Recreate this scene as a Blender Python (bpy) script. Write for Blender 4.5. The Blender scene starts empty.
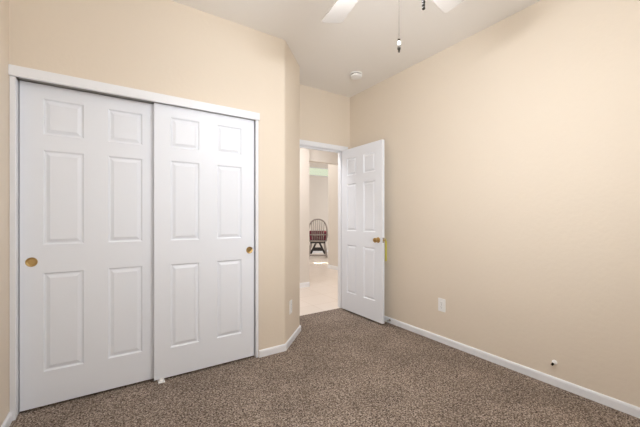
import bpy, bmesh, math, random
from mathutils import Vector, Matrix
random.seed(7)
S = bpy.context.scene
C = S.collection
R = math.radians
PI = math.pi

# ------------------------------------------------------------------ camera
cam = bpy.data.objects.new('camera', bpy.data.cameras.new('camera'))
C.objects.link(cam)
cam.location = (0, 0, 1.18)
cam.rotation_euler = (R(90), 0, R(-33.35))
cam.data.sensor_width = 36
cam.data.lens = 36 * 313 / 640
cam.data.shift_y = 4.5 / 640
cam.data.clip_start = 0.02
S.camera = cam

# ------------------------------------------------------------------ world, daylight, added fill lights, exposure
w = bpy.data.worlds.new('sky')
S.world = w
w.use_nodes = True
w.node_tree.nodes['Background'].inputs[0].default_value = (0.93, 0.97, 1.0, 1)
w.node_tree.nodes['Background'].inputs[1].default_value = 1.2


def area(name, loc, rot, sx, sy, power, col=(1, 1, 1), spread=180):
    l = bpy.data.lights.new(name, 'AREA')
    l.shape = 'RECTANGLE'
    l.size, l.size_y = sx, sy
    l.energy = power
    l.color = col
    l.spread = R(spread)
    o = bpy.data.objects.new(name, l)
    C.objects.link(o)
    o.location = loc
    o.rotation_euler = rot
    return o


# daylight through the bedroom window (rear wall, behind the camera)
area('daylight_bedroom', (0.30, -0.86, 1.55), (R(97), 0, R(-34)), 1.0, 1.2, 8.5, (0.97, 0.98, 1.0), 74)
area('ceiling_fill', (0.55, -0.83, 1.15), (R(150), 0, R(-10)), 1.7, 0.5, 17, (0.97, 0.98, 1.0))  # fill added outside the window, tilted up to lift the ceiling
# unseen fill lights added to brighten the hall and great room
area('great_room_side_fill', (7.7, 7.5, 1.6), (R(90), 0, R(90)), 2.2, 2.2, 37, (0.97, 0.98, 1.0))
area('hall_fill', (1.85, 3.95, 2.72), (0, 0, 0), 1.4, 0.5, 29, (0.98, 0.98, 1))  # added overhead fill without a fixture, also brightens the open door
area('great_room_top_fill', (3.0, 6.6, 3.5), (0, 0, 0), 1.2, 1.2, 45, (1, 0.97, 0.93))  # added overhead fill without a fixture, for the wall past the header
# narrow overhead strip light added to draw the slip of sun on the tiles
area('sun_slip', (4.55, 6.85, 3.3), (0, 0, R(-33)), 0.8, 0.12, 2.4, (1.0, 0.97, 0.75), 4)

S.view_settings.view_transform = 'Standard'
S.view_settings.look = 'None'
S.view_settings.gamma = 1
S.view_settings.use_curve_mapping = False
S.view_settings.exposure = 0.0


# ------------------------------------------------------------------ materials
def lin(r, g, b):
    f = lambda c: (c / 255 / 12.92) if c / 255 <= 0.04045 else ((c / 255 + 0.055) / 1.055) ** 2.4
    return (f(r), f(g), f(b), 1)


def mat(name, col, rough=0.6, metal=0.0, bump=None, spec=0.5, vary=None):
    m = bpy.data.materials.new(name)
    m.use_nodes = True
    nt = m.node_tree
    p = nt.nodes['Principled BSDF']
    p.inputs['Base Color'].default_value = col
    p.inputs['Roughness'].default_value = rough
    p.inputs['Metallic'].default_value = metal
    p.inputs['Specular IOR Level'].default_value = spec
    tc = nt.nodes.new('ShaderNodeTexCoord')
    if bump:
        sc, st, dist = bump
        n = nt.nodes.new('ShaderNodeTexNoise')
        n.inputs['Scale'].default_value = sc
        n.inputs['Detail'].default_value = 3
        b = nt.nodes.new('ShaderNodeBump')
        b.inputs['Strength'].default_value = st
        b.inputs['Distance'].default_value = dist
        nt.links.new(tc.outputs['Object'], n.inputs['Vector'])
        nt.links.new(n.outputs['Fac'], b.inputs['Height'])
        nt.links.new(b.outputs['Normal'], p.inputs['Normal'])
    if vary:
        sc, amt = vary
        n = nt.nodes.new('ShaderNodeTexNoise')
        n.inputs['Scale'].default_value = sc
        n.inputs['Detail'].default_value = 4
        mx = nt.nodes.new('ShaderNodeMixRGB')
        mx.blend_type = 'MIX'
        mx.inputs[1].default_value = tuple(c * (1 - amt) for c in col[:3]) + (1,)
        mx.inputs[2].default_value = tuple(min(1, c * (1 + amt)) for c in col[:3]) + (1,)
        nt.links.new(tc.outputs['Object'], n.inputs['Vector'])
        nt.links.new(n.outputs['Fac'], mx.inputs[0])
        nt.links.new(mx.outputs[0], p.inputs['Base Color'])
    return m


M_wall = mat('cream_paint', lin(232, 219, 202), 0.75, bump=(38, 0.12, 0.01), spec=0.3, vary=(3, 0.012))
M_ceil = mat('ceiling_paint', lin(247, 243, 238), 0.85, bump=(45, 0.1, 0.01), spec=0.2)
M_hall = mat('hall_paint', lin(228, 221, 213), 0.75, bump=(38, 0.1, 0.01), spec=0.3)
M_trim = mat('white_gloss_paint', lin(243, 244, 248), 0.38, spec=0.5, bump=(9, 0.02, 0.01))
M_door = mat('white_door_paint', lin(241, 244, 251), 0.42, spec=0.45, bump=(60, 0.03, 0.004))
M_brass = mat('polished_brass', lin(196, 166, 112), 0.34, 1.0)
M_nickel = mat('dull_steel', lin(170, 165, 158), 0.35, 1.0)
M_white = mat('white_plastic', lin(250, 249, 247), 0.4, vary=(20, 0.01))
M_slot = mat('dark_slot', lin(70, 66, 62), 0.6)
M_ceramic = mat('ceramic_bead', lin(186, 182, 176), 0.5, spec=0.2)
M_vent = mat('grey_vent', lin(128, 122, 112), 0.6)
M_black = mat('dark_bead', lin(34, 28, 20), 0.6, 0.0, spec=0.12)
M_chain = mat('grey_chain', lin(44, 39, 33), 0.7, 0.0, spec=0.1)
M_yellow = mat('yellow_strap', lin(236, 226, 70), 0.6)
M_blade = mat('fan_blade_white', lin(216, 210, 204), 0.5, spec=0.4, bump=(14, 0.02, 0.004))
M_greywood = mat('grey_washed_wood', lin(160, 151, 146), 0.55, vary=(12, 0.15))
M_darkwood = mat('dark_wood', lin(46, 42, 42), 0.5, vary=(12, 0.15))
M_burg = mat('burgundy_cloth', lin(132, 66, 80), 0.9, vary=(30, 0.2))
M_rubber = mat('white_rubber', lin(225, 222, 215), 0.6)
M_frame = mat('white_vinyl', lin(240, 240, 238), 0.4)


def carpet_material():
    m = bpy.data.materials.new('brown_speckled_carpet')
    m.use_nodes = True
    nt = m.node_tree
    p = nt.nodes['Principled BSDF']
    p.inputs['Roughness'].default_value = 1.0
    p.inputs['Specular IOR Level'].default_value = 0.05
    tc = nt.nodes.new('ShaderNodeTexCoord')

    def noise(sc, det, rough=0.5):
        n = nt.nodes.new('ShaderNodeTexNoise')
        n.inputs['Scale'].default_value = sc
        n.inputs['Detail'].default_value = det
        n.inputs['Roughness'].default_value = rough
        nt.links.new(tc.outputs['Object'], n.inputs['Vector'])
        return n
    fine = noise(115, 2, 0.6)
    ramp = nt.nodes.new('ShaderNodeValToRGB')
    ramp.color_ramp.elements[0].position = 0.33
    ramp.color_ramp.elements[0].color = lin(68, 57, 49)
    ramp.color_ramp.elements[1].position = 0.67
    ramp.color_ramp.elements[1].color = lin(205, 189, 176)
    e = ramp.color_ramp.elements.new(0.5)
    e.color = lin(143, 127, 114)
    vo = nt.nodes.new('ShaderNodeTexVoronoi')
    vo.inputs['Scale'].default_value = 150
    nt.links.new(tc.outputs['Object'], vo.inputs['Vector'])
    sep = nt.nodes.new('ShaderNodeSeparateColor')
    nt.links.new(vo.outputs['Color'], sep.inputs[0])
    mixv = nt.nodes.new('ShaderNodeMix')
    mixv.data_type = 'FLOAT'
    mixv.inputs[0].default_value = 0.24
    nt.links.new(fine.outputs['Fac'], mixv.inputs[2])
    nt.links.new(sep.outputs[0], mixv.inputs[3])
    nt.links.new(mixv.outputs[0], ramp.inputs[0])
    big = noise(3.2, 3)
    r2 = nt.nodes.new('ShaderNodeValToRGB')
    r2.color_ramp.elements[0].position = 0.35
    r2.color_ramp.elements[0].color = (0.80, 0.80, 0.80, 1)
    r2.color_ramp.elements[1].position = 0.65
    r2.color_ramp.elements[1].color = (1.0, 1.0, 1.0, 1)
    nt.links.new(big.outputs['Fac'], r2.inputs[0])
    mx = nt.nodes.new('ShaderNodeMixRGB')
    mx.blend_type = 'MULTIPLY'
    mx.inputs[0].default_value = 1
    nt.links.new(ramp.outputs[0], mx.inputs[1])
    nt.links.new(r2.outputs[0], mx.inputs[2])
    nt.links.new(mx.outputs[0], p.inputs['Base Color'])
    b = nt.nodes.new('ShaderNodeBump')
    b.inputs['Strength'].default_value = 0.6
    b.inputs['Distance'].default_value = 0.01
    nt.links.new(fine.outputs['Fac'], b.inputs['Height'])
    nt.links.new(b.outputs['Normal'], p.inputs['Normal'])
    return m


def tile_material():
    m = bpy.data.materials.new('beige_hall_tile')
    m.use_nodes = True
    nt = m.node_tree
    p = nt.nodes['Principled BSDF']
    p.inputs['Roughness'].default_value = 0.28
    tc = nt.nodes.new('ShaderNodeTexCoord')
    br = nt.nodes.new('ShaderNodeTexBrick')
    br.offset = 0.0
    br.inputs['Scale'].default_value = 1.0
    br.inputs['Brick Width'].default_value = 0.45
    br.inputs['Row Height'].default_value = 0.45
    br.inputs['Mortar Size'].default_value = 0.004
    br.inputs['Color1'].default_value = lin(240, 228, 218)
    br.inputs['Color2'].default_value = lin(236, 224, 213)
    br.inputs['Mortar'].default_value = lin(220, 205, 190)
    nt.links.new(tc.outputs['Object'], br.inputs['Vector'])
    nt.links.new(br.outputs['Color'], p.inputs['Base Color'])
    return m


def glass_material(name, tint):
    m = bpy.data.materials.new(name)
    m.use_nodes = True
    nt = m.node_tree
    out = nt.nodes['Material Output']
    nt.nodes.remove(nt.nodes['Principled BSDF'])
    tr = nt.nodes.new('ShaderNodeBsdfTransparent')
    tr.inputs[0].default_value = tint
    gl = nt.nodes.new('ShaderNodeBsdfGlossy')
    gl.inputs['Roughness'].default_value = 0.05
    mx = nt.nodes.new('ShaderNodeMixShader')
    mx.inputs[0].default_value = 0.06
    nt.links.new(tr.outputs[0], mx.inputs[1])
    nt.links.new(gl.outputs[0], mx.inputs[2])
    nt.links.new(mx.outputs[0], out.inputs[0])
    return m


def lamp_glass(strength):
    m = mat('lit_frosted_glass', lin(250, 246, 238), 0.5)
    p = m.node_tree.nodes['Principled BSDF']
    p.inputs['Emission Color'].default_value = (0.93, 0.97, 1.02, 1)
    p.inputs['Emission Strength'].default_value = strength
    return m


M_carpet = carpet_material()
M_tile = tile_material()
M_glass = glass_material('clear_glass', (0.97, 0.98, 0.98, 1))
M_green = glass_material('green_tinted_glass', lin(236, 238, 222))
M_lamp = lamp_glass(184)


# ------------------------------------------------------------------ mesh helpers
def obj(name, bm, m, parent=None, smooth=False, loc=None):
    bmesh.ops.recalc_face_normals(bm, faces=bm.faces)
    me = bpy.data.meshes.new(name)
    bm.to_mesh(me)
    bm.free()
    me.materials.append(m)
    if smooth:
        for p in me.polygons:
            p.use_smooth = True
        me.set_sharp_from_angle(angle=R(38))
    o = bpy.data.objects.new(name, me)
    C.objects.link(o)
    if parent:
        o.parent = parent
    if loc:
        o.location = loc
    return o


def tag(o, label=None, cat=None, group=None, kind=None):
    if label:
        o['label'] = label
    if cat:
        o['category'] = cat
    if group:
        o['group'] = group
    if kind:
        o['kind'] = kind
    return o


def empty(name, loc, rz=0):
    o = bpy.data.objects.new(name, None)
    o.empty_display_size = 0.05
    C.objects.link(o)
    o.location = loc
    o.rotation_euler = (0, 0, rz)
    return o


def box(bm, x0, x1, y0, y1, z0, z1, bev=0.0):
    r = bmesh.ops.create_cube(bm, size=1)
    vs = r['verts']
    for v in vs:
        v.co = Vector((x0 + (v.co.x + .5) * (x1 - x0), y0 + (v.co.y + .5) * (y1 - y0), z0 + (v.co.z + .5) * (z1 - z0)))
    if bev:
        es = list({e for v in vs for e in v.link_edges})
        bmesh.ops.bevel(bm, geom=es, offset=bev, segments=2, affect='EDGES', profile=0.5)
    return bm


def prism(bm, poly, z0, z1):
    """extrude a plan polygon upwards"""
    lo = [bm.verts.new((x, y, z0)) for x, y in poly]
    hi = [bm.verts.new((x, y, z1)) for x, y in poly]
    n = len(poly)
    bm.faces.new(lo[::-1])
    bm.faces.new(hi)
    for i in range(n):
        bm.faces.new((lo[i], lo[(i + 1) % n], hi[(i + 1) % n], hi[i]))
    return bm


def lathe(bm, prof, axis='z', seg=24, loc=(0, 0, 0)):
    """prof: list of (radius, along); axis z, or y"""
    rings = []
    L = Vector(loc)
    for r, h in prof:
        if r < 1e-6:
            p = Vector((0, 0, h)) if axis == 'z' else Vector((0, h, 0)) if axis == 'y' else Vector((h, 0, 0))
            rings.append([bm.verts.new(L + p)])
            continue
        ring = []
        for k in range(seg):
            a = 2 * PI * k / seg
            c, s = r * math.cos(a), r * math.sin(a)
            p = Vector((c, s, h)) if axis == 'z' else Vector((c, h, s)) if axis == 'y' else Vector((h, c, s))
            ring.append(bm.verts.new(L + p))
        rings.append(ring)
    for a, b in zip(rings, rings[1:]):
        if len(a) == 1 and len(b) == 1:
            continue
        for k in range(seg):
            k2 = (k + 1) % seg
            if len(a) == 1:
                bm.faces.new((a[0], b[k], b[k2]))
            elif len(b) == 1:
                bm.faces.new((a[k], a[k2], b[0]))
            else:
                bm.faces.new((a[k], a[k2], b[k2], b[k]))
    for ring, flip in ((rings[0], True), (rings[-1], False)):
        if len(ring) > 1:
            bm.faces.new(ring[::-1] if flip else ring)
    return bm


def tube(bm, pts, rad, seg=10):
    """tube through points; rad a number or a list"""
    pts = [Vector(p) for p in pts]
    rads = rad if isinstance(rad, (list, tuple)) else [rad] * len(pts)
    prev = None
    up = None
    for i, p in enumerate(pts):
        t = (pts[min(i + 1, len(pts) - 1)] - pts[max(i - 1, 0)]).normalized()
        if up is None:
            up = t.orthogonal().normalized()
        up = (up - t * up.dot(t)).normalized()
        sd = t.cross(up)
        ring = [bm.verts.new(p + (up * math.cos(2 * PI * k / seg) + sd * math.sin(2 * PI * k / seg)) * rads[i]) for k in range(seg)]
        if prev:
            for k in range(seg):
                bm.faces.new((prev[k], prev[(k + 1) % seg], ring[(k + 1) % seg], ring[k]))
        else:
            bm.faces.new(ring[::-1])
        prev = ring
    bm.faces.new(prev)
    return bm


def bar(bm, a, b, prof):
    """sweep a (out, up) profile along the straight plan line a->b; 'out' is left of a->b; ends cut square.
    a, b are (x, y, mitre) with mitre = shift along the line per unit of out"""
    A, B = Vector((a[0], a[1], 0)), Vector((b[0], b[1], 0))
    d = (B - A).normalized()
    n = Vector((-d.y, d.x, 0))
    r0 = [bm.verts.new(A + n * o + d * (a[2] * o) + Vector((0, 0, z))) for o, z in prof]
    r1 = [bm.verts.new(B + n * o - d * (b[2] * o) + Vector((0, 0, z))) for o, z in prof]
    k = len(prof)
    for i in range(k):
        bm.faces.new((r0[i], r0[(i + 1) % k], r1[(i + 1) % k], r1[i]))
    bm.faces.new(r0[::-1])
    bm.faces.new(r1)
    return bm


def fillet(poly, i, r, n=6):
    """replace corner i of plan polygon by an arc"""
    P = [Vector(p) for p in poly]
    p, a, b = P[i], P[i - 1], P[(i + 1) % len(P)]
    u, v = (a - p).normalized(), (b - p).normalized()
    ang = u.angle(v)
    t = r / math.tan(ang / 2)
    c = p + (u + v).normalized() * (r / math.sin(ang / 2))
    s, e = p + u * t - c, p + v * t - c
    arc = []
    for k in range(n + 1):
        q = s.lerp(e, k / n)
        # slerp
        om = s.angle(e)
        q = (s * math.sin(om * (1 - k / n)) + e * math.sin(om * k / n)) / math.sin(om)
        arc.append(tuple(c + q))
    return poly[:i] + arc + poly[i + 1:]


# ------------------------------------------------------------------ room shell
H = 2.765           # ceiling height
XL, XR = -0.507, 2.596
YR, YC, YB = -0.65, 2.50, 3.226    # rear wall, closet wall, doorway wall


def struct(name, bm, m, label, cat, smooth=False):
    return tag(obj(name, bm, m, smooth=smooth), label, cat, kind='structure')


struct('floor', box(bmesh.new(), XL - .1, XR + .1, YR - .1, 3.285, -0.1, 0.0), M_carpet,
       'brown speckled carpet covering the bedroom floor', 'floor')
bm = bmesh.new()
box(bm, -1.5, 4.3, 3.285, 4.9, -0.1, -0.004)
box(bm, -1.5, 8.2, 4.9, 9.3, -0.1, -0.004)
struct('floor_hall', bm, M_tile, 'pale beige glossy tile floor of hall beyond the doorway', 'floor')
struct('ceiling', box(bmesh.new(), XL - .1, XR + .1, YR - .1, YB + .1, H, H + .1), M_ceil,
       'smooth off-white bedroom ceiling', 'ceiling')
struct('wall_left', box(bmesh.new(), XL - .12, XL, YR - .12, 3.2, 0, H), M_wall,
       'cream wall at left edge beside the closet', 'wall')
struct('wall_right', box(bmesh.new(), XR, XR + .12, YR - .12, YB, 0, H), M_wall,
       'long bare cream wall on the right', 'wall')

# closet wall: header over the opening, pier, 45 degree corner and return, one continuous plaster skin
CO0, CO1, COZ = -0.479, 0.999, 2.012
bm = bmesh.new()
box(bm, XL, CO1 + .024, YC, YC + .12, COZ + .01, H)
box(bm, XL, CO0 - .018, YC, YC + .12, 0, COZ + .01)
poly = [(CO1 + .024, YC), (1.272, YC), (1.625, 2.853), (1.625, YB), (1.505, YB), (1.505, 2.903), (1.222, YC + .12), (CO1 + .024, YC + .12)]
poly = fillet(poly, 2, 0.03)
poly = fillet(poly, 1, 0.045)
prism(bm, poly, 0, H)
struct('wall_closet', bm, M_wall, 'cream wall around the closet with angled rounded corner toward the doorway', 'wall', smooth=True)
# closet interior
bm = bmesh.new()
box(bm, XL, 1.505, 3.12, 3.2, 0, H)
struct('wall_closet_interior', bm, M_wall, 'cream back wall inside the closet behind its sliding doors', 'wall')

# wall with the doorway
DX0, DX1, DZ = 1.765, 2.489, 2.045
bm = bmesh.new()
box(bm, 1.505, DX0 - .016, YB, YB + .115, 0, H)
box(bm, DX1 + .016, 4.24, YB, YB + .115, 0, H)
box(bm, DX0 - .016, DX1 + .016, YB, YB + .115, DZ + .016, H)
box(bm, -1.5, 1.505, YB, YB + .115, 0, H)
struct('wall_doorway', bm, M_wall, 'short cream wall above and around the doorway', 'wall')

# rear wall with the bedroom window, behind the camera
WX0, WX1, WZ0, WZ1 = -0.30, 1.40, 0.95, 2.15
bm = bmesh.new()
box(bm, XL, WX0, YR - .12, YR, 0, H)
box(bm, WX1, XR, YR - .12, YR, 0, H)
box(bm, WX0, WX1, YR - .12, YR, 0, WZ0)
box(bm, WX0, WX1, YR - .12, YR, WZ1, H)
struct('wall_rear', bm, M_wall, 'cream wall with the bedroom window facing the closet', 'wall')
bm = bmesh.new()
for a in ((WX0, WX0 + .05, WZ0, WZ1), (WX1 - .05, WX1, WZ0, WZ1), (WX0 + .05, WX1 - .05, WZ0, WZ0 + .05), (WX0 + .05, WX1 - .05, WZ1 - .05, WZ1), (0.53, 0.57, WZ0 + .05, WZ1 - .05)):
    box(bm, a[0], a[1], YR - .1, YR - .05, a[2], a[3])
win = struct('window_1', bm, M_frame, 'white framed bedroom window in the rear wall', 'window')
obj('window_pane', box(bmesh.new(), WX0 + .05, WX1 - .05, YR - .078, YR - .073, WZ0 + .05, WZ1 - .05), M_glass, win)

# hall and great room beyond the doorway
bm = bmesh.new()
box(bm, -1.5, 2.82, 4.62, 4.74, 0, H)
struct('wall_hall', bm, M_hall, 'pale hall wall facing the bedroom doorway', 'wall')
struct('wall_hall_header', box(bmesh.new(), 2.70, 4.24, 4.74, 4.86, 2.2, 3.6), M_ceil,
       'cream header over the opening from hall to great room', 'wall')
bm = bmesh.new()
box(bm, 4.24, 4.36, 3.226, 6.09, 0, 3.6)
box(bm, 4.36, 8.2, 5.97, 6.09, 0, 3.6)
struct('wall_hall_right', bm, M_hall, 'pale wall running back from doorway to great room', 'wall')
bm = bmesh.new()
TX0, TX1, TZ0, TZ1 = 4.9, 6.9, 2.60, 2.90
box(bm, 1.5, TX0, 8.9, 9.02, 0, 3.6)
box(bm, TX1, 8.2, 8.9, 9.02, 0, 3.6)
box(bm, TX0, TX1, 8.9, 9.02, 0, TZ0)
box(bm, TX0, TX1, 8.9, 9.02, TZ1, 3.6)
struct('wall_great_room', bm, M_hall, 'far pale wall behind the spindle-back chair', 'wall')
bm = bmesh.new()
for a in ((TX0, TX0 + .03, TZ0, TZ1), (TX1 - .03, TX1, TZ0, TZ1), (TX0 + .03, TX1 - .03, TZ0, TZ0 + .03), (TX0 + .03, TX1 - .03, TZ1 - .03, TZ1)):
    box(bm, a[0], a[1], 8.93, 8.98, a[2], a[3])
win = struct('window_2', bm, M_frame, 'small green-tinted transom window high on the far wall', 'window')
obj('window_pane', box(bmesh.new(), TX0 + .03, TX1 - .03, 8.95, 8.955, TZ0 + .03, TZ1 - .03), M_green, win)
bm = bmesh.new()
box(bm, -1.62, -1.5, 3.226, 4.74, 0, H)
struct('wall_hall_left', bm, M_hall, 'pale end wall of the hall, left of doorway', 'wall')
bm = bmesh.new()
box(bm, 1.38, 1.5, 4.74, 9.02, 0, 3.6)
struct('wall_great_room_left', bm, M_hall, 'pale side wall of great room behind hall wall', 'wall')
bm = bmesh.new()
box(bm, 8.2, 8.32, 5.97, 9.02, 0, 3.6)
struct('wall_great_room_right', bm, M_hall, 'pale side wall at right end of the great room', 'wall')
bm = bmesh.new()
box(bm, -1.5, 4.24, YB + .115, 4.86, H, H + .1)
struct('ceiling_hall', bm, M_ceil, 'off-white ceiling of the hall', 'ceiling')
bm = bmesh.new()
box(bm, 1.38, 8.32, 4.62, 9.02, 3.6, 3.7)
struct('ceiling_great_room', bm, M_ceil, 'high off-white ceiling of the great room', 'ceiling')

# ------------------------------------------------------------------ trim
BH = 0.060
PB = [(0, 0), (0.013, 0), (0.013, BH - .014), (0.010, BH - .005), (0.005, BH), (0, BH)]
T8 = math.tan(R(22.5))
bm = bmesh.new()
bar(bm, (XR, YR, 0), (XR, YB, 0), PB)
struct('baseboard_right', bm, M_trim, 'white baseboard along the long right wall', 'baseboard')
bm = bmesh.new()
bar(bm, (XL, YC, 0), (XL, YR, 0), PB)
struct('baseboard_left', bm, M_trim, 'white baseboard at foot of the left wall', 'baseboard')
bm = bmesh.new()
bar(bm, (1.625, YB, 0), (1.625, 2.853, -T8), PB)
bar(bm, (1.625, 2.853, -T8), (1.272, YC, -T8), PB)
bar(bm, (1.272, YC, -T8), (CO1 + .026, YC, 0), PB)
struct('baseboard_closet', bm, M_trim, 'white baseboard wrapping the angled wall right of the closet', 'baseboard')
bm = bmesh.new()
bar(bm, (2.6, YB, 0), (DX1 + .062, YB, 0), PB)
struct('baseboard_doorway', bm, M_trim, 'short white baseboard behind the open door', 'baseboard')
PH = [(0, -.004), (0.013, -.004), (0.013, .066), (0.006, .078), (0, .078)]
bm = bmesh.new()
bar(bm, (2.82, 4.62, 0), (-1.5, 4.62, 0), PH)
struct('baseboard_hall', bm, M_trim, 'white baseboard of hall wall facing the doorway', 'baseboard')
bm = bmesh.new()
bar(bm, (4.24, 3.345, 0), (4.24, 6.09, 0), PH)
struct('baseboard_hall_right', bm, M_trim, 'white baseboard of the wall running back to great room', 'baseboard')
bm = bmesh.new()
bar(bm, (8.2, 8.9, 0), (1.5, 8.9, 0), PH)
struct('baseboard_great_room', bm, M_trim, 'white baseboard of the far great room wall', 'baseboard')

# closet frame: header board and side jambs
bm = bmesh.new()
box(bm, XL, CO1 + .028, YC - .018, YC + .004, COZ - .008, COZ + .052, 0.002)
struct('trim_1', bm, M_trim, 'white header board over the sliding closet doors', 'trim')
bm = bmesh.new()
box(bm, XL + .002, CO0, YC - .004, YC + .12, 0.002, COZ - .009, 0.002)
struct('trim_2', bm, M_trim, 'white left jamb of the closet opening', 'trim')
bm = bmesh.new()
box(bm, CO1, CO1 + .022, YC - .004, YC + .12, 0.002, COZ - .009, 0.002)
struct('trim_3', bm, M_trim, 'white right jamb of the closet opening', 'trim')
bm = bmesh.new()
box(bm, CO0, CO1, YC + .006, YC + .10, COZ - .002, COZ + .008)
struct('trim_4', bm, M_nickel, 'metal sliding track hidden above the closet doors', 'trim')

# doorway casing and jambs
bm = bmesh.new()
cz = DZ + .005
for (x0, x1, z0, z1) in ((DX0 - .062, DX0 - .005, 0.001, cz + .057), (DX1 + .005, DX1 + .062, 0.001, cz + .057), (DX0 - .005, DX1 + .005, cz, cz + .057)):
    box(bm, x0, x1, YB - .016, YB, z0, z1, 0.003)
struct('trim_5', bm, M_trim, 'white casing around the bedroom doorway', 'trim')
bm = bmesh.new()
box(bm, DX0 - .016, DX0, YB, YB + .115, 0, DZ)
box(bm, DX1, DX1 + .016, YB, YB + .115, 0, DZ)
box(bm, DX0 - .016, DX1 + .016, YB, YB + .115, DZ, DZ + .016)
# stops
box(bm, DX0, DX0 + .012, YB + .045, YB + .08, 0, DZ)
box(bm, DX1 - .012, DX1, YB + .045, YB + .08, 0, DZ)
box(bm, DX0 + .012, DX1 - .012, YB + .045, YB + .08, DZ - .012, DZ)
struct('trim_6', bm, M_trim, 'white jamb lining inside the bedroom doorway', 'trim')
bm = bmesh.new()
for (x0, x1, z0, z1) in ((DX0 - .062, DX0 - .005, 0.001, cz + .057), (DX1 + .005, DX1 + .062, 0.001, cz + .057), (DX0 - .005, DX1 + .005, cz, cz + .057)):
    box(bm, x0, x1, YB + .115, YB + .131, z0, z1, 0.003)
struct('trim_7', bm, M_trim, 'white casing on the hall side of the doorway', 'trim')


# ------------------------------------------------------------------ six-panel doors
def panel_door(wd, ht, t, cols, rows):
    """local: x 0..wd, front face at y=0 (towards -y), z 0..ht"""
    bm = bmesh.new()
    xs = [0] + [c for p in cols for c in p] + [wd]
    zs = [0] + [c for p in rows for c in p] + [ht]
    for side in (0, 1):
        y0 = 0 if side == 0 else t
        sg = 1 if side == 0 else -1

        def v(x, z, d):
            return bm.verts.new((x, y0 + sg * d, z))
        for i in range(len(xs) - 1):
            for j in range(len(zs) - 1):
                xa, xb, za, zb = xs[i], xs[i + 1], zs[j], zs[j + 1]
                if i % 2 == 1 and j % 2 == 1:
                    steps = [(0, 0), (0.003, 0.003), (0.008, 0.0095), (0.015, 0.0095), (0.031, 0.0025), (0.033, 0.0010)]
                    prev = None
                    for (ins, d) in steps:
                        ring = [v(xa + ins, za + ins, d), v(xb - ins, za + ins, d), v(xb - ins, zb - ins, d), v(xa + ins, zb - ins, d)]
                        if prev:
                            for k in range(4):
                                bm.faces.new((prev[k], prev[(k + 1) % 4], ring[(k + 1) % 4], ring[k]))
                        prev = ring
                    bm.faces.new(prev)
                else:
                    bm.faces.new((v(xa, za, 0), v(xb, za, 0), v(xb, zb, 0), v(xa, zb, 0)))
    for i in range(len(xs) - 1):
        for z in (0, ht):
            bm.faces.new([bm.verts.new(p) for p in ((xs[i], 0, z), (xs[i + 1], 0, z), (xs[i + 1], t, z), (xs[i], t, z))])
    for j in range(len(zs) - 1):
        for x in (0, wd):
            bm.faces.new([bm.verts.new(p) for p in ((x, 0, zs[j]), (x, 0, zs[j + 1]), (x, t, zs[j + 1]), (x, t, zs[j]))])
    bmesh.ops.remove_doubles(bm, verts=bm.verts, dist=1e-5)
    return bm


ROWS = [(0.210, 0.822), (0.998, 1.585), (1.683, 1.905)]
CW = 0.75


def closet_door(name, x, y, pull_x, label, pull_label):
    d = obj(name, panel_door(CW, 1.99, .032, [(0.107, 0.309), (0.441, 0.643)], ROWS), M_door, loc=(x, y, 0.016))
    tag(d, label, 'door', kind='structure')
    # round flush cup pull: rim and dished centre
    pr = [(0.0, 0.001), (0.012, 0.0005), (0.020, -0.0003), (0.0235, -0.0030), (0.0275, -0.0036), (0.0285, -0.0026), (0.0285, 0.0)]
    p = obj('finger_pull', lathe(bmesh.new(), [(r, h - .0015) for r, h in pr], 'y', 28), M_brass, d, True, loc=(pull_x - x, 0, 0.895))
    p['label'] = pull_label
    return d


closet_door('door_1', -0.474, 2.562, -0.42, 'left white six-panel sliding closet door, its track set further back', 'round brass flush pull')
closet_door('door_2', 0.240, 2.522, 0.950, 'right white six-panel sliding closet door, overlapping in front', 'round brass flush pull')

# hinged bedroom door
d3 = obj('door_3', panel_door(0.720, 2.022, .035, [(0.098, 0.283), (0.414, 0.611)], [(0.225, 0.825), (1.0, 1.585), (1.69, 1.905)]), M_door, loc=(2.451, 3.210, 0.02))
d3.rotation_euler = (0, 0, R(-89.8))
tag(d3, 'white six-panel bedroom door standing open against the right wall', 'door', kind='structure')
for s in (-1, 1):
    y0 = 0 if s < 0 else .035
    pr = [(0.031, 0), (0.031, 0.004), (0.026, 0.009), (0.012, 0.011), (0.011, 0.026), (0.016, 0.030), (0.0255, 0.038), (0.0275, 0.048), (0.024, 0.057), (0.012, 0.061), (0.0, 0.0615)]
    k = obj('door_knob', lathe(bmesh.new(), [(r, s * h) for r, h in pr], 'y', 26), M_brass, d3, True, loc=(0.660, y0, 0.915))
    k['label'] = 'round brass knob'
lp = obj('latch_plate', box(bmesh.new(), 0.719, 0.7215, .006, .029, 0.887, 0.943), M_nickel, d3)
obj('latch_bolt', box(bmesh.new(), 0.721, 0.730, .011, .024, 0.905, 0.925, 0.002), M_brass, lp)
for z in (0.18, 1.0, 1.82):
    bm = bmesh.new()
    tube(bm, [(-.004, .041, z), (-.004, .041, z + .09)], .006, 12)
    obj('hinge', bm, M_nickel, d3, True)['label'] = 'steel butt hinge'

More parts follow.
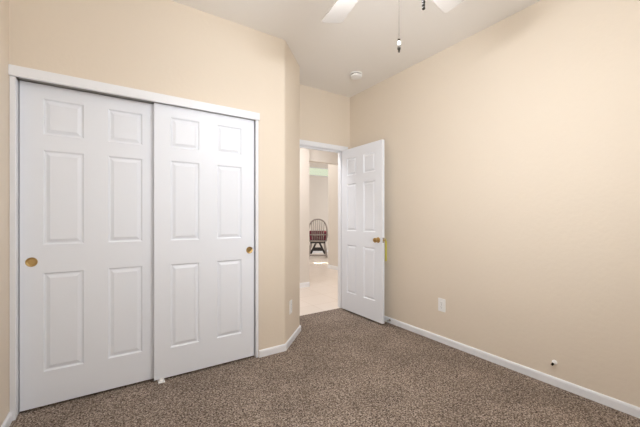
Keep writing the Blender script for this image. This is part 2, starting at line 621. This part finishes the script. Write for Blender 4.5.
# ------------------------------------------------------------------ things in the room
# yellow strap hanging from the knob on the wall side of the door
st = empty('hanging_strap', (2.531, 2.530, 0.935))
bm = bmesh.new()
n = 22
ring = []
for k in range(n):
    a = 2 * PI * k / n
    # loop round the knob neck, narrowing to a tail
    rr = .016
    ring.append((rr * math.cos(a), rr * math.sin(a)))
for i in range(n):
    (x0, z0), (x1, z1) = ring[i], ring[(i + 1) % n]
    q = []
    for (xx, zz) in ((x0, z0), (x1, z1)):
        for dx in (-.003, .003):
            q.append((dx, xx, zz))
    a, b, c, d = [bm.verts.new(p) for p in q]
    bm.faces.new((a, b, d, c))
bmesh.ops.remove_doubles(bm, verts=bm.verts, dist=1e-5)
bmesh.ops.solidify(bm, geom=bm.faces[:], thickness=.0015)
obj('loop', bm, M_yellow, st)
bm = bmesh.new()
box(bm, -.002, .002, -.030, -.013, -.235, -.012, .0008)
obj('ribbon_tail', bm, M_yellow, st)
tag(st, 'narrow yellow strap hanging from the wall-side knob of the open door', 'strap')


def outlet(loc, rz, label, group=None):
    """faces local -y"""
    t = empty('wall_outlet', loc, rz)
    tag(t, label, 'outlet', group)
    obj('cover_plate', box(bmesh.new(), -.039, .039, -.006, 0, -.062, .062, .0025), M_white, t)
    for z in (-.0195, .0195):
        f = bmesh.new()
        poly = []
        for k in range(24):
            a = 2 * PI * k / 24
            poly.append((max(-.0135, min(.0135, .0172 * math.cos(a))) * 1.2, .0148 * math.sin(a)))
        lo = [f.verts.new((x, -.006, z + y)) for x, y in poly]
        hi = [f.verts.new((x, -.0082, z + y)) for x, y in poly]
        f.faces.new(hi)
        for k in range(24):
            f.faces.new((lo[k], lo[(k + 1) % 24], hi[(k + 1) % 24], hi[k]))
        r = obj('receptacle', f, M_white, t)
        s = bmesh.new()
        box(s, -.0075, -.0052, -.0086, -.008, z - .0015, z + .0075)
        box(s, .0050, .0075, -.0086, -.008, z - .0005, z + .0065)
        lathe(s, [(.0026, -.0080), (.0026, -.0086)], 'y', 10, (0, 0, z - .0085))
        obj('slots', s, M_slot, r)['label'] = 'dark contact slots'
    obj('screw', lathe(bmesh.new(), [(.0035, -.006), (.003, -.0072), (0, -.0074)], 'y', 12), M_nickel, t)
    return t


outlet((XR, 1.842, 0.356), R(-90), 'white duplex outlet on the right wall beyond the open door')
outlet((1.390, 2.618, 0.342), R(45), 'white duplex outlet low on angled wall beside the closet')

# coax stub sticking out of the right wall
cx = empty('cable_stub', (XR, 0.934, 0.163))
tag(cx, 'white cable bushing with dark connector poking from right wall above baseboard', 'cable')
obj('bushing', lathe(bmesh.new(), [(.0165, 0), (.0165, -.004), (.0135, -.008), (.009, -.011), (0.006, -.0115)], 'x', 20), M_white, cx, True)
bm = bmesh.new()
tube(bm, [(-.010, 0, 0), (-.016, .001, -.002), (-.022, .002, -.005)], .0055, 10)
cb = obj('cable', bm, M_white, cx, True)
bm = bmesh.new()
tube(bm, [(-.020, .0015, -.004), (-.034, .005, -.012)], .0075, 12)
cb = obj('connector', bm, M_black, cx, True)
cb['label'] = 'dark screw-on connector'
bm = bmesh.new()
tube(bm, [(-.034, .005, -.012), (-.039, .006, -.0148)], .0012, 8)
obj('pin', bm, M_brass, cb)

# door stop on the baseboard
ds = empty('door_stop', (XR - .013, 2.500, 0.036))
tag(ds, 'short metal door stop on baseboard beside the open door', 'door stop')
obj('base', lathe(bmesh.new(), [(.013, 0), (.013, -.004), (.007, -.008)], 'x', 18), M_nickel, ds, True)
bm = bmesh.new()
pts = []
for k in range(140):
    a = k / 140
    pts.append((-.006 - .052 * a, .0055 * math.cos(a * 2 * PI * 12), .0055 * math.sin(a * 2 * PI * 12)))
tube(bm, pts, .0014, 6)
obj('spring', bm, M_nickel, ds, True)
obj('tip', lathe(bmesh.new(), [(.006, -.056), (.0085, -.058), (.0085, -.068), (.006, -.072), (0, -.072)], 'x', 16), M_rubber, ds, True)['label'] = 'white rubber tip'

# floor guide of the closet doors
fg = empty('floor_guide', (0.285, 2.535, 0))
tag(fg, 'small white plastic floor guide where the closet doors overlap', 'floor guide')
obj('guide_base', box(bmesh.new(), -.022, .022, -.046, .075, 0, .005, .0015), M_white, fg)
for y in (-.022, .0225):
    obj('fin', box(bmesh.new(), -.013, .013, y - .002, y + .002, .004, .028, .001), M_white, fg)

# smoke detector
sd = empty('smoke_detector', (2.226, 2.661, H))
tag(sd, 'round white smoke detector on the ceiling near the doorway corner', 'smoke detector')
obj('mounting_plate', lathe(bmesh.new(), [(.070, 0), (.070, -.007), (.066, -.009)], 'z', 36), M_white, sd, True)
obj('vent_ring', lathe(bmesh.new(), [(.058, -.009), (.058, -.020)], 'z', 36), M_vent, sd, True)['label'] = 'dark vent gap'
obj('housing', lathe(bmesh.new(), [(.065, -.019), (.066, -.027), (.062, -.036), (.052, -.041), (0, -.043)], 'z', 36), M_white, sd, True)
obj('test_button', lathe(bmesh.new(), [(.011, -.042), (.011, -.045), (.009, -.046), (0, -.046)], 'z', 20, (.022, -.02, 0)), M_white, sd, True)

# ------------------------------------------------------------------ ceiling fan
FX, FY, FZ = 1.01, 0.965, 2.385
fan = empty('ceiling_fan', (FX, FY, H))
tag(fan, 'white five-blade ceiling fan with light bowl and two pull chains', 'ceiling fan')
dz = -H
obj('canopy', lathe(bmesh.new(), [(.070, 0), (.070, -.012), (.058, -.038), (.030, -.058), (.016, -.062)], 'z', 32), M_blade, fan, True)
obj('downrod', lathe(bmesh.new(), [(.0125, -.05), (.0125, -.235)], 'z', 16), M_blade, fan, True)
zt = FZ - H    # blade plane
obj('motor_housing', lathe(bmesh.new(), [(.03, zt + .155), (.075, zt + .148), (.115, zt + .125), (.128, zt + .085), (.128, zt + .035), (.105, zt + .010), (.06, zt - .004)], 'z', 40), M_blade, fan, True)
obj('switch_housing', lathe(bmesh.new(), [(.062, zt - .002), (.062, zt - .055), (.078, zt - .066), (.078, zt - .082), (.06, zt - .09)], 'z', 36), M_blade, fan, True)
lb = obj('light_bowl', lathe(bmesh.new(), [(.088, zt - .086), (.100, zt - .094), (.097, zt - .115), (.080, zt - .143), (.050, zt - .162), (.018, zt - .170), (0, zt - .171)], 'z', 36), M_lamp, fan, True)
lb['label'] = 'lit frosted glass bowl'
for k in range(5):
    a = R(8 + 72 * k)
    rot = Matrix.Rotation(a, 4, 'Z') @ Matrix.Translation((0, 0, zt)) @ Matrix.Rotation(R(-12), 4, 'X')
    # blade outline, x outwards
    out = []
    L0, L1, w0, w1 = .185, .618, .052, .072
    out += [(L0, -w0 + .012), (L0 + .012, -w0)]
    for j in range(13):
        t = -PI / 2 + PI * j / 12
        out.append((L1 - .028 + .028 * abs(math.cos(t)) ** .6, w1 * math.copysign(abs(math.sin(t)) ** .45, math.sin(t))))
    out += [(L0 + .012, w0), (L0, w0 - .012)]
    bm = bmesh.new()
    prism(bm, out, -.003, .003)
    bmesh.ops.transform(bm, matrix=rot, verts=bm.verts)
    b = obj('blade', bm, M_blade, fan)
    bm = bmesh.new()
    prism(bm, [(.095, -.016), (.15, -.012), (.19, -.030), (.235, -.030), (.25, 0), (.235, .030), (.19, .030), (.15, .012), (.095, .016)], .003, .008)
    bmesh.ops.transform(bm, matrix=rot, verts=bm.verts)
    obj('blade_bracket', bm, M_blade, b)


def chain(name, x, y, ztop, zbot, m, step, r):
    bm = bmesh.new()
    z = ztop
    while z > zbot:
        bmesh.ops.create_icosphere(bm, subdivisions=1, radius=r, matrix=Matrix.Translation((x, y, z)))
        z -= step
    tube(bm, [(x, y, ztop), (x, y, zbot)], r * .45, 6)
    return obj(name, bm, m, fan, True)


# long chain with white bead, far side of the bowl
x, y = 1.141 - FX, 1.045 - FY
c = chain('pull_chain', x, y, zt - .06, 2.040 - H, M_chain, .0036, .0014)
c['label'] = 'long pale beaded chain with white and dark pendant'
z0 = 2.0425 - H
bm = bmesh.new()
tube(bm, [(x, y, zt - .055), (x * .4, y * .4, zt - .055)], .004, 8)
obj('chain_outlet', bm, M_blade, c)
obj('bead', lathe(bmesh.new(), [(.002, 0), (.0062, -.004), (.0062, -.010), (.003, -.015)], 'z', 14, (x, y, z0)), M_black, c, True)['label'] = 'dark upper bead'
obj('bead', lathe(bmesh.new(), [(.003, -.014), (.0085, -.019), (.0095, -.028), (.0085, -.036), (.003, -.041)], 'z', 16, (x, y, z0)), M_ceramic, c, True)['label'] = 'white ceramic bead'
obj('bead', lathe(bmesh.new(), [(.003, -.040), (.0072, -.045), (.0076, -.053), (.004, -.060), (.005, -.064), (0, -.072)], 'z', 14, (x, y, z0)), M_black, c, True)['label'] = 'dark lower bead'
# short dark beaded chain
x, y = 1.105 - FX, 0.875 - FY
c = chain('pull_chain', x, y, zt - .07, 2.15 - H, M_chain, .0042, .0017)
bm = bmesh.new()
tube(bm, [(x, y, zt - .065), (x * .5, y * .5, zt - .065)], .004, 8)
obj('chain_outlet', bm, M_blade, c)
c['label'] = 'short chain ending in a string of dark beads'
z0 = 2.15 - H
for k in range(6):
    obj('bead', lathe(bmesh.new(), [(.002, 0), (.0062, -.003), (.0074, -.007), (.0062, -.011), (.002, -.0135)], 'z', 12, (x + .001 * (k % 2), y, z0 - k * .0132)), M_black, c, True)

# ------------------------------------------------------------------ spindle-back chair in the great room
ch = empty('spindle_chair', (5.14, 7.93, -0.004), R(-33))
ch.scale = (1.12, 1.1, 1.05)
tag(ch, 'grey spindle-back armchair with burgundy cushion seen beyond the doorway', 'chair')
# local: back towards -y (the viewer), seat faces +y
SZ = .50
bm = bmesh.new()
poly = []
for k in range(32):
    a = 2 * PI * k / 32
    poly.append((.255 * math.copysign(abs(math.cos(a)) ** .7, math.cos(a)), .235 * math.copysign(abs(math.sin(a)) ** .7, math.sin(a))))
prism(bm, poly, SZ - .04, SZ)
bmesh.ops.bevel(bm, geom=[e for e in bm.edges if abs(e.verts[0].co.z - e.verts[1].co.z) < 1e-6], offset=.01, segments=2, affect='EDGES')
obj('seat', bm, M_greywood, ch, True)


def hoop(a):      # back bow as a raked arch; a from 0 to pi
    x = .245 * math.copysign(abs(math.cos(a)) ** .85, math.cos(a))
    z = SZ + .16 + .43 * max(0, math.sin(a)) ** .75
    return Vector((x, -.20 - .18 * (z - SZ), z))


bm = bmesh.new()
pts = [Vector((.225, -.17, SZ - .01))] + [hoop(PI * k / 28) for k in range(29)] + [Vector((-.225, -.17, SZ - .01))]
tube(bm, pts, .019, 10)
obj('back_bow', bm, M_greywood, ch, True)
for k in range(7):
    xx = -.165 + .055 * k
    a = math.acos((abs(xx) / .245) ** (1 / .85) * (1 if xx > 0 else -1))
    p = hoop(a)
    bm = bmesh.new()
    q0 = Vector((xx * .85, -.19, SZ - .01))
    tube(bm, [q0, q0.lerp(p, .3), p], [.009, .012, .008], 8)
    obj('spindle', bm, M_greywood, ch, True)
bm = bmesh.new()
pts = []
for k in range(25):
    a = PI + PI * k / 24
    pts.append((.285 * math.cos(a), .05 + .29 * math.sin(a), SZ + .155))
pts = [(-.285, .20, SZ + .15)] + pts + [(.285, .20, SZ + .15)]
tube(bm, pts, .017, 10)
obj('arm_rail', bm, M_greywood, ch, True)
for s in (-1, 1):
    bm = bmesh.new()
    tube(bm, [(s * .225, .12, SZ - .01), (s * .255, .14, SZ + .07), (s * .282, .15, SZ + .15)], [.012, .018, .012], 10)
    obj('arm_post', bm, M_greywood, ch, True)
bm = bmesh.new()
box(bm, -.235, .235, -.165, -.09, SZ + .02, SZ + .27, .03)
obj('back_cushion', bm, M_burg, ch, True)['label'] = 'burgundy back cushion'
bm = bmesh.new()
box(bm, -.21, .21, -.17, .20, SZ, SZ + .05, .02)
obj('seat_cushion', bm, M_burg, ch, True)['label'] = 'burgundy seat cushion'
for sx in (-1, 1):
    for sy in (-1, 1):
        bm = bmesh.new()
        a, b = Vector((sx * .17, sy * .15, SZ - .03)), Vector((sx * .235, sy * .22, .05))
        tube(bm, [a, a.lerp(b, .3), a.lerp(b, .55), a.lerp(b, .75), b], [.022, .030, .034, .026, .020], 10)
        obj('leg', bm, M_greywood, ch, True)
for sx in (-1, 1):
    bm = bmesh.new()
    tube(bm, [(sx * .235, -.30 + .06 * k, .022 + .045 * ((k - 5) / 5) ** 2 * .9) for k in range(11)], .021, 8)
    obj('rocker', bm, M_greywood, ch, True)
bm = bmesh.new()
tube(bm, [(-.232, -.235, .085), (.232, -.235, .085)], .024, 8)
obj('stretcher', bm, M_greywood, ch, True)
bm = bmesh.new()
box(bm, -.20, .20, -.205, -.17, SZ - .085, SZ - .035, .008)
obj('apron', bm, M_darkwood, ch)['label'] = 'dark apron below the seat'
# dark A-shaped brace beneath the seat
for sx in (-1, 1):
    bm = bmesh.new()
    a, b = Vector((sx * .035, -.16, SZ - .05)), Vector((sx * .19, -.19, .12))
    tube(bm, [a, b], [.024, .028], 8)
    obj('brace', bm, M_darkwood, ch, True)['label'] = 'dark slanting brace'
bm = bmesh.new()
box(bm, -.135, .135, -.18, -.15, .20, .30, .01)
obj('brace_panel', bm, M_darkwood, ch)['label'] = 'dark cross panel'
